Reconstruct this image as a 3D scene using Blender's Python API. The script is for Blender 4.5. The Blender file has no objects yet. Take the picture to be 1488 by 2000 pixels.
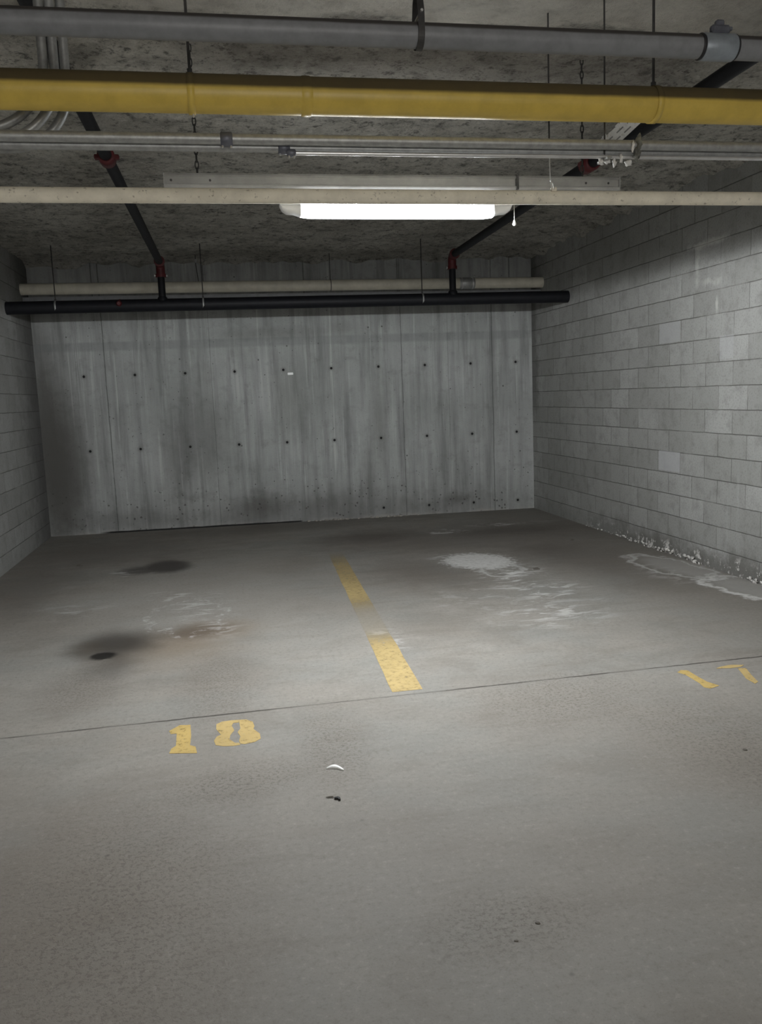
import bpy, math, random
from mathutils import Vector, Matrix, noise

S = bpy.context.scene
COL = S.collection
random.seed(7)

# ------------------------------------------------------------------ camera
cam_d = bpy.data.cameras.new('camera')
cam = bpy.data.objects.new('camera', cam_d)
COL.objects.link(cam)
cam_d.sensor_fit = 'HORIZONTAL'
cam_d.sensor_width = 36.0
cam_d.lens = 1639.99 / 1488.0 * 36.0
cam_d.clip_start = 0.05
cr, cu, cf = (Vector((0.98169932, -0.18643885, -0.03882024)), Vector((0.06345825, 0.12805914, 0.98973426)),
              Vector((0.17955363, 0.97408491, -0.13754665)))
CAM = Vector((0.0, 0.0, 1.61))
cam.matrix_world = Matrix(((cr.x, cu.x, -cf.x, CAM.x), (cr.y, cu.y, -cf.y, CAM.y), (cr.z, cu.z, -cf.z, CAM.z), (0, 0, 0, 1)))
S.camera = cam

# ------------------------------------------------------------------ light, exposure
S.view_settings.view_transform = 'Standard'
S.view_settings.look = 'None'
S.view_settings.exposure = 0.0
S.view_settings.gamma = 1.0
S.view_settings.use_curve_mapping = False
LAMP_LOOK = 14.0            # brightness of the lens surface itself
LAMP_POWER = 1.4            # scales the lamp's photometric light
w = bpy.data.worlds.new('garage_air')
S.world = w
w.use_nodes = True
w.node_tree.nodes['Background'].inputs[0].default_value = (0.9, 0.95, 1.0, 1)
w.node_tree.nodes['Background'].inputs[1].default_value = 0.02


def room_lamp(name, loc, power, radius, col=(1.0, 0.96, 0.9)):
    l = bpy.data.lights.new(name, 'POINT')
    l.energy = power
    l.shadow_soft_size = radius
    l.color = col
    o = bpy.data.objects.new(name, l)
    o.location = loc
    COL.objects.link(o)
    return o


# the garage's next lamps, over the driving aisle behind the camera
room_lamp('aisle_lamp', (0.9, -2.2, 2.5), 110.0, 0.25)
# unseen fill added low behind, to brighten pipe fronts and the near ceiling
ld_ = bpy.data.lights.new('rear_fill_light', 'AREA')
ld_.shape = 'RECTANGLE'
ld_.size, ld_.size_y = 4.5, 2.0
ld_.energy = 140.0
ld_.color = (1.0, 0.98, 0.95)
lo_ = bpy.data.objects.new('rear_fill_light', ld_)
lo_.location = (0.9, -6.9, 1.15)
lo_.rotation_euler = (math.radians(90), 0, 0)
COL.objects.link(lo_)

# the white strip lamp of the picture: a row of emitters along its lens, with the
# wide, cut-off light distribution of a wraparound lens as photometric (IES) data
IES_V = [0, 25, 45, 60, 75, 82, 86, 89, 91, 92, 93, 95, 98, 105, 115, 180]
IES_C = [930, 910, 840, 850, 930, 970, 960, 920, 760, 400, 140, 46, 28, 24, 20, 10]
ies = bpy.data.texts.new('wrap_lens.ies')
ies.from_string('IESNA:LM-63-1995\nTILT=NONE\n1 1000 1 %d 2 1 2 0 0 0\n1 1 40\n%s\n0 360\n%s\n%s\n' % (
    len(IES_V), ' '.join(map(str, IES_V)), ' '.join(map(str, IES_C)), ' '.join(map(str, IES_C))))
for i in range(5):
    o = room_lamp('strip_lamp_emitter', (.55 + .2175 * i, 4.5, 2.513), LAMP_POWER, .018, (0.94, 0.975, 1.0))
    ld = o.data
    ld.use_nodes = True
    nt = ld.node_tree
    tx = nt.nodes.new('ShaderNodeTexIES')
    tx.mode = 'INTERNAL'
    tx.ies = ies
    tx.inputs['Strength'].default_value = 1.0
    nt.links.new(tx.outputs['Fac'], nt.nodes['Emission'].inputs['Strength'])


# ------------------------------------------------------------------ node helper
class G:
    def __init__(self, name):
        self.m = bpy.data.materials.new(name)
        self.m.use_nodes = True
        self.t = self.m.node_tree
        self.n = self.t.nodes
        self.b = self.n['Principled BSDF']
        self.out = self.n['Material Output']
        tc = self.n.new('ShaderNodeTexCoord')
        self.P = tc.outputs['Object']
        self._xyz = None

    def link(self, a, b):
        self.t.links.new(a, b)

    def put(self, sock, v):
        if hasattr(v, 'is_output'):
            self.link(v, sock)
        elif isinstance(v, (tuple, list)) and sock.type == 'RGBA' and len(v) == 3:
            sock.default_value = (*v, 1)
        else:
            sock.default_value = v

    def mth(self, op, a, b=0.0, c=0.0, clamp=False):
        n = self.n.new('ShaderNodeMath')
        n.operation = op
        n.use_clamp = clamp
        self.put(n.inputs[0], a)
        self.put(n.inputs[1], b)
        self.put(n.inputs[2], c)
        return n.outputs[0]

    def add(self, a, b): return self.mth('ADD', a, b)
    def sub(self, a, b): return self.mth('SUBTRACT', a, b)
    def mul(self, a, b): return self.mth('MULTIPLY', a, b)
    def mx(self, a, b): return self.mth('MAXIMUM', a, b)
    def mn(self, a, b): return self.mth('MINIMUM', a, b)
    def inv(self, a): return self.mth('SUBTRACT', 1.0, a, clamp=True)

    def xyz(self):
        if self._xyz is None:
            n = self.n.new('ShaderNodeSeparateXYZ')
            self.link(self.P, n.inputs[0])
            self._xyz = n.outputs
        return self._xyz

    def vec(self, x, y, z):
        n = self.n.new('ShaderNodeCombineXYZ')
        for i, v in enumerate((x, y, z)):
            self.put(n.inputs[i], v)
        return n.outputs[0]

    def scaled(self, s, off=(0, 0, 0), rot=0.0):
        n = self.n.new('ShaderNodeMapping')
        self.link(self.P, n.inputs['Vector'])
        n.inputs['Scale'].default_value = s
        n.inputs['Location'].default_value = off
        n.inputs['Rotation'].default_value = (0, 0, rot)
        return n.outputs[0]

    def noise(self, scale, detail=6.0, rough=0.6, v=None, dist=0.0):
        n = self.n.new('ShaderNodeTexNoise')
        self.link(v if v is not None else self.P, n.inputs['Vector'])
        n.inputs['Scale'].default_value = scale
        n.inputs['Detail'].default_value = detail
        n.inputs['Roughness'].default_value = rough
        n.inputs['Distortion'].default_value = dist
        return n.outputs['Fac']

    def vor(self, scale, v=None):
        n = self.n.new('ShaderNodeTexVoronoi')
        self.link(v if v is not None else self.P, n.inputs['Vector'])
        n.inputs['Scale'].default_value = scale
        return n.outputs['Distance']

    def rng(self, v, a, b, c=0.0, d=1.0, smooth=True):
        n = self.n.new('ShaderNodeMapRange')
        n.interpolation_type = 'SMOOTHSTEP' if smooth else 'LINEAR'
        n.clamp = True
        self.put(n.inputs[0], v)
        for i, q in enumerate((a, b, c, d)):
            self.put(n.inputs[1 + i], q)
        return n.outputs[0]

    def mix(self, f, a, b, mode='MIX'):
        n = self.n.new('ShaderNodeMix')
        n.data_type = 'RGBA'
        n.blend_type = mode
        n.clamp_factor = True
        self.put(n.inputs[0], f)
        self.put(n.inputs[6], a)
        self.put(n.inputs[7], b)
        return n.outputs[2]

    def ell(self, cx, cy, rx, ry, rot=0.0, soft=0.5, wob=None, amp=0.0):
        """1 inside an ellipse on the object's XY plane, fading out over the outer soft part"""
        x, y, z = self.xyz()
        c, s = math.cos(rot), math.sin(rot)
        dx = self.sub(x, cx)
        dy = self.sub(y, cy)
        u = self.mth('MULTIPLY_ADD', dx, c / rx, self.mul(dy, s / rx))
        v = self.mth('MULTIPLY_ADD', dx, -s / ry, self.mul(dy, c / ry))
        d = self.mth('SQRT', self.mth('MULTIPLY_ADD', u, u, self.mul(v, v)))
        if wob is not None:
            d = self.mth('MULTIPLY_ADD', self.sub(wob, 0.5), amp, d)
        return self.rng(d, 1.0 - soft, 1.0 + soft * 0.4, 1.0, 0.0)

    def bump(self, h, strength, dist):
        n = self.n.new('ShaderNodeBump')
        n.inputs['Strength'].default_value = strength
        n.inputs['Distance'].default_value = dist
        self.link(h, n.inputs['Height'])
        self.link(n.outputs[0], self.b.inputs['Normal'])

    def fin(self, col, rough=0.8, spec=0.3, metal=0.0):
        self.put(self.b.inputs['Base Color'], col)
        self.put(self.b.inputs['Roughness'], rough)
        self.b.inputs['Specular IOR Level'].default_value = spec
        self.b.inputs['Metallic'].default_value = metal
        return self.m


def plain(name, col, rough=0.5, metal=0.0, spec=0.4, mottling=0.25, scale=14.0, dust=None, top_shade=None):
    g = G(name)
    n = g.noise(scale, 6, 0.65)
    dark = tuple(c * (1 - mottling) for c in col)
    lite = tuple(min(1, c * (1 + mottling)) for c in col)
    c = g.mix(g.rng(n, 0.3, 0.7), dark, lite)
    if dust:
        n2 = g.noise(45, 4, 0.7)
        c = g.mix(g.rng(n2, 0.60, 0.68, 0, 0.7), c, dust)
    if top_shade:       # shade on the upper side of a pipe, painted dark by height
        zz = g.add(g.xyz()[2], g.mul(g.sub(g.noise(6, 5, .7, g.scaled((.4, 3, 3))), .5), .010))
        k = g.rng(zz, top_shade[0], top_shade[1], 0, .90)
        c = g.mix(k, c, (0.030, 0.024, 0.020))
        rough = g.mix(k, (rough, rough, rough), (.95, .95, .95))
    g.bump(g.noise(90, 3, 0.6), 0.12, 0.003)
    return g.fin(c, rough, spec, metal)


# ------------------------------------------------------------------ surface materials
def mat_floor():
    g = G('floor_concrete')
    x, y, z = g.xyz()
    big = g.noise(0.55, 4, 0.55)
    mid = g.noise(2.6, 6, 0.6)
    fine = g.noise(38, 5, 0.75)
    grit = g.noise(140, 3, 0.75)
    streak = g.noise(3.0, 6, 0.65, g.scaled((0.55, 2.6, 1), rot=0.25))
    brush = g.noise(11.0, 5, 0.7, g.scaled((0.5, 3.0, 1), rot=-0.2))
    blot = g.noise(1.5, 6, .66, g.scaled((1, 1.4, 1), (4.2, 1.7, 0), .3), .5)
    hue = g.noise(1.1, 3, .5, g.scaled((1, 1, 1), (7.7, 3.1, 0)))
    wob = g.noise(5.0, 5, 0.6)
    wob2 = g.noise(16.0, 5, 0.7)
    wisp = g.noise(1.0, 6, .68, g.scaled((4.0, 9.0, 1), rot=-.30), .8)
    c = g.mix(g.rng(big, 0.35, 0.65), (0.201, 0.184, 0.161), (0.228, 0.215, 0.194))
    c = g.mix(g.rng(hue, .40, .62, 0, .6), c, (0.214, 0.214, 0.199))
    c = g.mix(g.rng(mid, 0.36, 0.70, 0, 0.55), c, (0.253, 0.234, 0.207))
    c = g.mix(g.rng(blot, .48, .68, 0, .42), c, (0.152, 0.138, 0.119))
    c = g.mix(g.rng(blot, .44, .30, 0, .45), c, (0.280, 0.265, 0.239))
    c = g.mix(g.rng(streak, 0.50, 0.70, 0, 0.38), c, (0.159, 0.142, 0.121))
    c = g.mix(g.rng(brush, 0.54, 0.72, 0, 0.35), c, (0.280, 0.265, 0.240))

    # pale, powdery middle of the left bay; floor darker across the driving lane
    pow_ = g.mx(g.ell(-.15, 6.9, .9, 1.6, 0, .95, wob, .8), g.mul(g.ell(.25, 5.6, .8, .8, 0, .95, wob, .8), .25))
    pow_ = g.mx(pow_, g.ell(-.7, 7.2, .7, .9, 0, .9, wob, .8))
    c = g.mix(g.mul(pow_, .60), c, (0.301, 0.283, 0.256))
    lane = g.rng(g.add(y, g.mul(g.sub(blot, .5), .8)), 4.3, 2.6)
    c = g.mix(g.mul(lane, .40), c, (0.121, 0.113, 0.100))
    lft = g.ell(-.75, 2.6, .6, 1.0, 0, .9, wob, .7)
    c = g.mix(g.mul(lft, .35), c, (0.145, 0.115, 0.091))
    side = g.mul(g.rng(g.add(x, g.mul(g.sub(mid, .5), .8)), 2.5, 3.8), g.rng(y, 3.5, 4.6))
    c = g.mix(g.mul(side, .42), c, (0.130, 0.117, 0.100))

    # damp brown ground towards the back wall and the right wall
    damp = None
    for a in ((2.6, 9.0, 1.9, 1.1, 0.0), (3.35, 7.4, .6, 1.5, .1), (1.75, 9.5, .8, .7, 0), (1.75, 7.3, .55, .9, .2), (-1.5, 9.6, 1.3, 1.3, 0), (-1.9, 8.0, .6, 1.6, 0), (.3, 10.6, 2.2, .5, 0)):
        e = g.ell(*a, soft=0.85, wob=wob, amp=1.0)
        damp = e if damp is None else g.mx(damp, e)
    c = g.mix(g.mul(damp, 0.52), c, (0.098, 0.083, 0.069))
    dk = g.mx(g.ell(1.55, 9.35, .75, .42, 0, .8, wob, .8), g.ell(3.2, 9.2, .8, .35, 0, .8, wob, .8))
    dk = g.mx(dk, g.mul(g.ell(3.0, 7.9, .45, .5, .2, .8, wob, .9), .6))
    c = g.mix(g.mul(dk, 0.5), c, (0.062, 0.050, 0.042))

    c = g.mix(g.rng(fine, 0.50, 0.68, 0, 0.46), c, (0.121, 0.111, 0.095))
    c = g.mix(g.rng(fine, 0.46, 0.32, 0, 0.30), c, (0.299, 0.282, 0.253))
    c = g.mix(g.rng(grit, 0.52, 0.70, 0, 0.42), c, (0.108, 0.099, 0.086))

    # worn, pitted tyre paths: patches of small dark pores
    pores = g.rng(g.noise(60, 3, 0.75), 0.50, 0.60)
    tyre = None
    for a in ((-0.10, 4.75, .26, .75, 0), (0.42, 3.75, .19, .6, -.05), (-.02, 3.45, .42, .22, .3), (-.9, 4.9, .25, .5, 0),
              (1.7, 4.0, .6, .5, 0), (2.2, 3.2, .5, .9, .2), (-.45, 2.6, .5, .9, 0), (.75, 2.25, .3, .2, 0)):
        e = g.ell(*a, soft=0.9, wob=wob, amp=0.9)
        tyre = e if tyre is None else g.mx(tyre, e)
    c = g.mix(g.mul(g.mul(tyre, pores), 0.60), c, (0.085, 0.075, 0.063))
    c = g.mix(g.mul(tyre, 0.20), c, (0.121, 0.104, 0.085))

    # tan halo, brown patch and black oil of the front stain; the rear stain
    tan = g.mx(g.ell(-.42, 5.62, .50, .46, .2, .9, wob, .7), g.ell(-.15, 5.9, .36, .34, 0, .9, wob, .7))
    c = g.mix(g.mul(tan, 0.46), c, (0.183, 0.130, 0.078))
    br = g.ell(-.27, 5.96, .30, .22, .1, .85, wob, .8)
    c = g.mix(g.mul(br, 0.66), c, (0.088, 0.064, 0.046))
    oil = g.ell(-.80, 5.80, .33, .40, .15, .8, wob, .5)
    c = g.mix(g.mul(oil, 0.86), c, (0.036, 0.031, 0.027))
    oil_e = g.ell(-.98, 5.72, .13, .22, .1, .7, wob, .6)
    c = g.mix(g.mul(oil_e, 0.5), c, (0.06, 0.048, 0.036))
    low = g.ell(-.76, 5.30, .20, .28, 0, .9, wob, .9)
    c = g.mix(g.mul(low, 0.55), c, (0.060, 0.054, 0.048))
    core = g.ell(-.852, 5.545, .095, .088, .3, .40, wob2, .9)
    c = g.mix(g.mul(core, 0.93), c, (0.009, 0.008, 0.007))
    oil2 = g.ell(-.63, 8.50, .265, .36, .1, .42, wob2, .55)
    oil2 = g.mx(oil2, g.mul(g.ell(-.86, 8.40, .24, .24, .1, .6, wob, .6), .85))
    c = g.mix(g.mul(oil2, 0.88), c, (0.026, 0.020, 0.016))

    # lime bloom: white crust, wisps and tide lines
    def tide(a, width, thr):
        e = g.ell(*a, soft=1.0, wob=wob, amp=1.1)
        d = g.mth('ABSOLUTE', g.sub(e, thr))
        return g.rng(d, 0.0, width, 1.0, 0.0)
    crack = g.rng(wob2, 0.44, 0.62)
    wsp = g.rng(wisp, .50, .62)
    white = g.ell(2.33, 7.62, .34, .42, .15, .25, wob2, 1.3)
    white = g.mul(white, g.rng(g.noise(20, 6, 0.75), 0.34, 0.56, 0.6, 1.0))
    wl = []
    for (a, k) in (((2.45, 6.95, .30, .55, -.15), .95), ((2.46, 6.35, .38, .42, .2), .75), ((2.3, 5.65, .5, .42, .3), .55), ((1.95, 6.2, .5, .6, 0), .25),
                   ((2.05, 7.9, .16, .2, 0), .7), ((-.53, 7.14, .20, .22, 0), .7), ((-.25, 6.7, .25, .5, 0), .5), ((-.1, 6.1, .16, .4, 0), .5), ((-.95, 8.3, .22, .18, 0), .8),
                   ((2.5, 9.38, .26, .22, 0), .85), ((3.35, 9.68, .6, .16, 0), .8), ((.98, 5.3, .14, .3, 0), .6), ((-1.25, 6.9, .3, .3, 0), .35), ((3.75, 6.6, .3, .6, 0), .4)):
        wl.append(g.mul(g.mul(g.ell(*a, soft=.9, wob=wob, amp=.8), wsp), k))
    lime = g.mx(white, g.mul(tide((2.42, 7.25, .28, .55, -.12), .14, .5), .6))
    for q in wl:
        lime = g.mx(lime, q)
    t4 = g.mul(tide((3.85, 6.75, .30, .75, .1), .16, .45), .60)
    t5 = g.mul(tide((3.98, 5.85, .30, .55, .1), .18, .45), .85)
    t7 = g.mul(g.mul(tide((-.35, 6.4, .35, .6, 0), .10, .35), crack), .5)
    film = g.mul(g.mx(g.ell(3.92, 6.7, .24, .6, .1, .5, wob, .8), g.ell(4.0, 5.8, .24, .5, .1, .5, wob, .8)), .28)
    for q in (t4, t5, t7, film):
        lime = g.mx(lime, q)
    c = g.mix(g.mul(lime, 0.92), c, (0.56, 0.55, 0.53))

    # scattered dark specks
    sp = g.rng(g.vor(3.1), 0.0, 0.045, 1.0, 0.0)
    c = g.mix(g.mul(sp, g.rng(g.noise(1.7, 2, .5), .45, .6, 0, .7)), c, (0.05, 0.045, 0.04))

    # sawn joint running across the two bays
    jw = g.noise(7.0, 4, 0.7)
    jy = g.mth('MULTIPLY_ADD', x, 0.008, 4.268)
    jd = g.mth('ABSOLUTE', g.sub(g.add(y, g.mul(g.sub(jw, 0.5), 0.02)), jy))
    jt = g.rng(g.noise(2.2, 3, 0.6), 0.38, 0.64, 0.0012, 0.0070)
    joint = g.mth('LESS_THAN', jd, jt)
    jsoft = g.rng(jd, 0.0, 0.020, 0.42, 0.0)
    c = g.mix(jsoft, c, (0.10, 0.092, 0.082))
    c = g.mix(g.mul(joint, 0.85), c, (0.035, 0.03, 0.026))
    h = g.add(g.mul(fine, 0.5), g.mul(grit, 0.35))
    h = g.sub(h, g.mul(g.mul(tyre, pores), 0.5))
    h = g.sub(h, g.mul(joint, 1.5))
    g.bump(h, 0.30, 0.006)
    r = g.mix(g.mx(oil, oil2), (0.72, 0.72, 0.72), (0.5, 0.5, 0.5))
    return g.fin(c, r, 0.25)


def mat_back_wall():
    """local x along the wall, z up"""
    g = G('poured_concrete')
    x, y, z = g.xyz()
    v = g.vec(x, z, 0.0)

    def nz(s, sx, sz, d=6, r=.6):
        return g.noise(s, d, r, g.vec(g.mul(x, sx), g.mul(z, sz), 0.0))
    run = nz(1.0, 7.0, 0.55)
    run2 = nz(1.0, 19.0, 0.7, 6, .65)
    drip = nz(1.0, 13.0, 0.35, 3, .5)
    big = nz(1.0, .8, .9, 5)
    mid = nz(1.0, 6, 6, 6, .65)
    fine = nz(1.0, 55, 55, 4, .7)
    c = g.mix(g.rng(big, .3, .7), (0.29, 0.297, 0.29), (0.38, 0.387, 0.378))
    c = g.mix(g.rng(run, .42, .70, 0, .60), c, (0.135, 0.138, 0.135))
    c = g.mix(g.rng(run2, .52, .70, 0, .45), c, (0.50, 0.505, 0.495))
    c = g.mix(g.rng(mid, .50, .75, 0, .40), c, (0.15, 0.15, 0.142))
    c = g.mix(g.rng(fine, .54, .74, 0, .40), c, (0.13, 0.13, 0.12))
    # pale lime runs on the left and middle
    lim = g.mul(g.rng(drip, .60, .66), g.rng(nz(1.0, .9, .5, 2), .42, .6))
    lim = g.mul(lim, g.mul(g.rng(z, .35, .9), g.rng(x, 3.6, 4.6, 1.0, .15)))
    c = g.mix(g.mul(lim, .45), c, (0.58, 0.585, 0.56))
    # dark corner and foot of the left part, dark blotch of the middle
    for (cx, cz, rx, rz, k) in ((1.95, 1.2, .5, 1.0, .45), (.25, .9, .5, 1.2, .45), (4.25, 1.25, .16, .8, .40), (2.7, .25, .5, .22, .5), (3.4, .2, .3, .2, .35), (4.1, .5, .18, .6, .3), (.12, 1.3, .42, 1.6, .75), (.20, .75, .42, 1.25, .85), (.06, 1.2, .2, 2.2, .6), (1.6, .9, .3, .9, .35), (3.2, .1, 3.4, .5, .42), (5.2, .1, 1.4, .28, .30), (2.5, .15, .6, .3, .35), (3.75, .12, .4, .35, .3), (3.1, 1.6, .35, .7, .3), (2.9, 2.45, .9, .12, .35), (3.8, 2.5, .25, .15, .3), (1.0, .15, 1.2, .2, .35), (5.25, .18, .22, .12, .55)):
        u = g.mul(g.sub(x, cx), 1 / rx)
        t = g.mul(g.sub(z, cz), 1 / rz)
        d = g.mth('SQRT', g.mth('MULTIPLY_ADD', u, u, g.mul(t, t)))
        d = g.mth('MULTIPLY_ADD', g.sub(mid, .5), .45 if cx < .5 else 1.2, d)
        c = g.mix(g.mul(g.rng(d, .1, 1.1, 1, 0), k), c, (0.085, 0.082, 0.075))
    # darker horizontal band under the pipes
    band = g.mn(g.rng(z, 2.27, 2.31), g.rng(z, 2.38, 2.41, 1, 0))
    c = g.mix(g.mul(band, g.rng(run, .3, .6, .45, .18)), c, (0.13, 0.14, 0.14))
    # bug holes, denser near the foot
    bh = g.vor(15.0, v)
    near = g.rng(g.add(z, g.mul(mid, .8)), .40, 1.25, 0.19, 0.08)
    near = g.mul(near, g.rng(fine, .3, .7, .6, 1.5))
    bug = g.mul(g.mth('LESS_THAN', bh, near), g.rng(nz(1.0, 3.2, 3.2, 3), .40, .56))
    bh2 = g.vor(5.0, g.vec(g.add(x, 3.3), z, 0.0))
    bug = g.mx(bug, g.mul(g.mth('LESS_THAN', bh2, .055), g.rng(nz(1.0, 2.2, 2.2, 3), .40, .55)))
    c = g.mix(g.mul(bug, .75), c, (0.05, 0.048, 0.045))
    # form-tie holes on a .617 x .93 m grid
    mxx = g.mth('PINGPONG', g.sub(x, 2.418), 0.3086)
    mzz = g.mth('PINGPONG', g.sub(z, 0.124), 0.4645)
    td = g.mth('SQRT', g.mth('MULTIPLY_ADD', mxx, mxx, g.mul(mzz, mzz)))
    keep = g.mx(g.rng(z, .5, .6), g.rng(x, 3.9, 4.0))
    keep = g.mul(keep, g.rng(z, 2.4, 2.5, 1, 0))
    tie = g.mul(g.mth('LESS_THAN', td, 0.016), keep)
    tie_s = g.mul(g.rng(td, .012, .05, .5, 0), keep)
    c = g.mix(tie_s, c, (0.12, 0.12, 0.11))
    c = g.mix(tie, c, (0.012, 0.012, 0.012))
    # panel seams
    seam = None
    for sx, wd, k in ((.83, .005, .72), (4.58, .005, .60), (5.80, .005, .62), (2.125, .004, .4), (5.20, .004, .3)):
        wv = g.add(g.sub(x, sx), g.mul(g.sub(nz(1.0, 1, 3, 4), .5), .02))
        s_ = g.mul(g.rng(g.mth('ABSOLUTE', wv), 0.0, wd * 2.2, k, 0), g.rng(nz(1.0, 1.0, 5, 3), .3, .5, .55, 1))
        seam = s_ if seam is None else g.mx(seam, s_)
    up = g.rng(z, 2.75, 2.8)
    for sx in (0.75, 2.1, 3.35, 4.56, 6.05):
        s_ = g.mul(g.rng(g.mth('ABSOLUTE', g.sub(x, sx)), 0, .012, .7, 0), up)
        seam = g.mx(seam, s_)
    c = g.mix(seam, c, (0.05, 0.05, 0.048))
    # pale crust right at the foot
    foot = g.mul(g.rng(g.add(z, g.mul(g.sub(mid, .5), .12)), .0, .05, 1, 0), g.rng(nz(1.0, 2, 2, 4), .4, .6))
    c = g.mix(g.mul(foot, .45), c, (0.36, 0.34, 0.31))
    gapw = g.add(z, g.mul(g.sub(nz(1.0, 3, 3, 3), .5), .02))
    gap = g.mul(g.rng(gapw, .012, .026, 1, 0), g.mn(g.rng(x, .55, .75), g.rng(x, 3.15, 3.2, 1, 0)))
    c = g.mix(gap, c, (0.01, 0.01, 0.01))
    h = g.add(g.mul(mid, .5), g.mul(fine, .4))
    h = g.sub(h, g.mul(g.mx(bug, tie), 1.2))
    h = g.sub(h, g.mul(seam, .8))
    g.bump(h, 0.35, 0.012)
    return g.fin(c, 0.75, 0.25)


def mat_block(name, tint, lime_foot):
    """grey concrete block, 400 x 200 mm running bond, in world Y / Z"""
    g = G(name)
    x, y, z = g.xyz()
    wob = g.noise(9.0, 3, .6)
    u = g.add(g.sub(y, 0.1), g.mul(g.sub(wob, .5), .012))
    t = g.add(g.add(z, 0.022), g.mul(g.sub(g.noise(5.0, 3, .6, g.vec(y, z, 4.0)), .5), .012))
    v = g.vec(u, t, 0.0)
    br = g.n.new('ShaderNodeTexBrick')
    g.link(v, br.inputs['Vector'])
    br.offset = 0.5
    br.offset_frequency = 2
    br.inputs['Scale'].default_value = 1.0
    br.inputs['Brick Width'].default_value = 0.4
    br.inputs['Row Height'].default_value = 0.2
    br.inputs['Mortar Size'].default_value = 0.0045
    br.inputs['Mortar Smooth'].default_value = 0.35
    br.inputs['Bias'].default_value = -0.25
    br.inputs['Color1'].default_value = (0.285 * tint[0], 0.285 * tint[1], 0.275 * tint[2], 1)
    br.inputs['Color2'].default_value = (0.385 * tint[0], 0.385 * tint[1], 0.378 * tint[2], 1)
    br.inputs['Mortar'].default_value = (0.30, 0.295, 0.28, 1)
    c = br.outputs['Color']
    mort = br.outputs['Fac']
    big = g.noise(0.8, 4, .6)
    mid = g.noise(7.0, 6, .65)
    fine = g.noise(60, 4, .7)
    c = g.mix(g.rng(big, .35, .65, 0, .28), c, (0.20, 0.196, 0.185))
    c = g.mix(g.rng(mid, .45, .72, 0, .50), c, (0.17, 0.168, 0.158))
    c = g.mix(g.rng(fine, .48, .70, 0, .50), c, (0.14, 0.138, 0.13))
    # raked bed joints read as dark lines; head joints are struck nearly flush
    fz = g.mth('ABSOLUTE', g.sub(g.mth('FRACT', g.add(g.mul(t, 5.0), 0.5)), 0.5))
    bed = g.mul(g.rng(fz, .0, .030, 1, 0), g.rng(g.noise(2.0, 3, .6), .33, .55, .25, 1))
    c = g.mix(g.mul(bed, .85), c, (0.06, 0.057, 0.052))
    head = g.mul(mort, g.rng(g.noise(3.0, 3, .6), .38, .55, .15, 1.0))
    c = g.mix(g.mul(head, .85), c, (0.115, 0.11, 0.105))
    if lime_foot:
        wv = g.noise(4.5, 6, .7)
        # replaced pale blocks and lime runs under them
        for (y0, z0, w0, h0, k) in ((7.10, .795, .385, .185, .55), (7.12, 1.99, .37, .185, .35), (6.3, 1.80, .2, .19, .30)):
            q = g.mn(g.mn(g.mth('GREATER_THAN', y, y0), g.mth('LESS_THAN', y, y0 + w0)), g.mn(g.mth('GREATER_THAN', z, z0), g.mth('LESS_THAN', z, z0 + h0)))
            c = g.mix(g.mul(q, k), c, (0.43, 0.43, 0.44))
        run = g.noise(1.0, 4, .6, g.vec(g.mul(y, 9), g.mul(z, .9), 0.0))
        c = g.mix(g.mul(g.rng(run, .58, .70, 0, .38), g.rng(g.noise(.9, 2, .5), .45, .6)), c, (0.42, 0.42, 0.41))
        for (y0, z0, ry, rz, k) in ((6.75, 2.78, .5, .05, .6), (6.85, 2.6, .05, .25, .4), (6.55, 2.25, .03, .1, .6), (6.6, 2.45, .25, .05, .4)):
            a = g.mul(g.sub(y, y0), 1 / ry)
            b = g.mul(g.sub(z, z0), 1 / rz)
            d = g.mth('SQRT', g.mth('MULTIPLY_ADD', a, a, g.mul(b, b)))
            d = g.mth('MULTIPLY_ADD', g.sub(mid, .5), 2.4, d)
            c = g.mix(g.mul(g.rng(d, .1, .9, 1, 0), k), c, (0.52, 0.51, 0.48))
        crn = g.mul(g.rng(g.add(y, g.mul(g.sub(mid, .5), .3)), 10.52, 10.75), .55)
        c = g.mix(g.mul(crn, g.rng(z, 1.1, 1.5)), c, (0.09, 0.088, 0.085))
        dampz = g.rng(g.add(z, g.mul(g.sub(wv, .5), .45)), .05, .25, 1, 0)
        c = g.mix(g.mul(dampz, g.rng(y, 9.4, 7.8, .25, .72)), c, (0.10, 0.095, 0.085))
        ls = g.mul(g.rng(g.noise(11.0, 6, .75), .53, .61), g.rng(g.add(z, g.mul(g.sub(wv, .5), .25)), .06, .15, 1, 0))
        ls = g.mul(ls, g.rng(y, 9.6, 8.4))
        c = g.mix(g.mul(ls, .85), c, (0.60, 0.58, 0.55))
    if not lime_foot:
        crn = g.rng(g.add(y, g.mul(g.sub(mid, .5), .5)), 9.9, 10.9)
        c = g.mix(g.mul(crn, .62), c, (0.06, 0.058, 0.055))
    h = g.add(g.mul(mid, .35), g.mul(fine, .45))
    h = g.sub(h, g.mul(bed, 1.3))
    h = g.sub(h, g.mul(mort, .35))
    g.bump(h, 0.4, 0.010)
    return g.fin(c, 0.85, 0.2)


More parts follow.
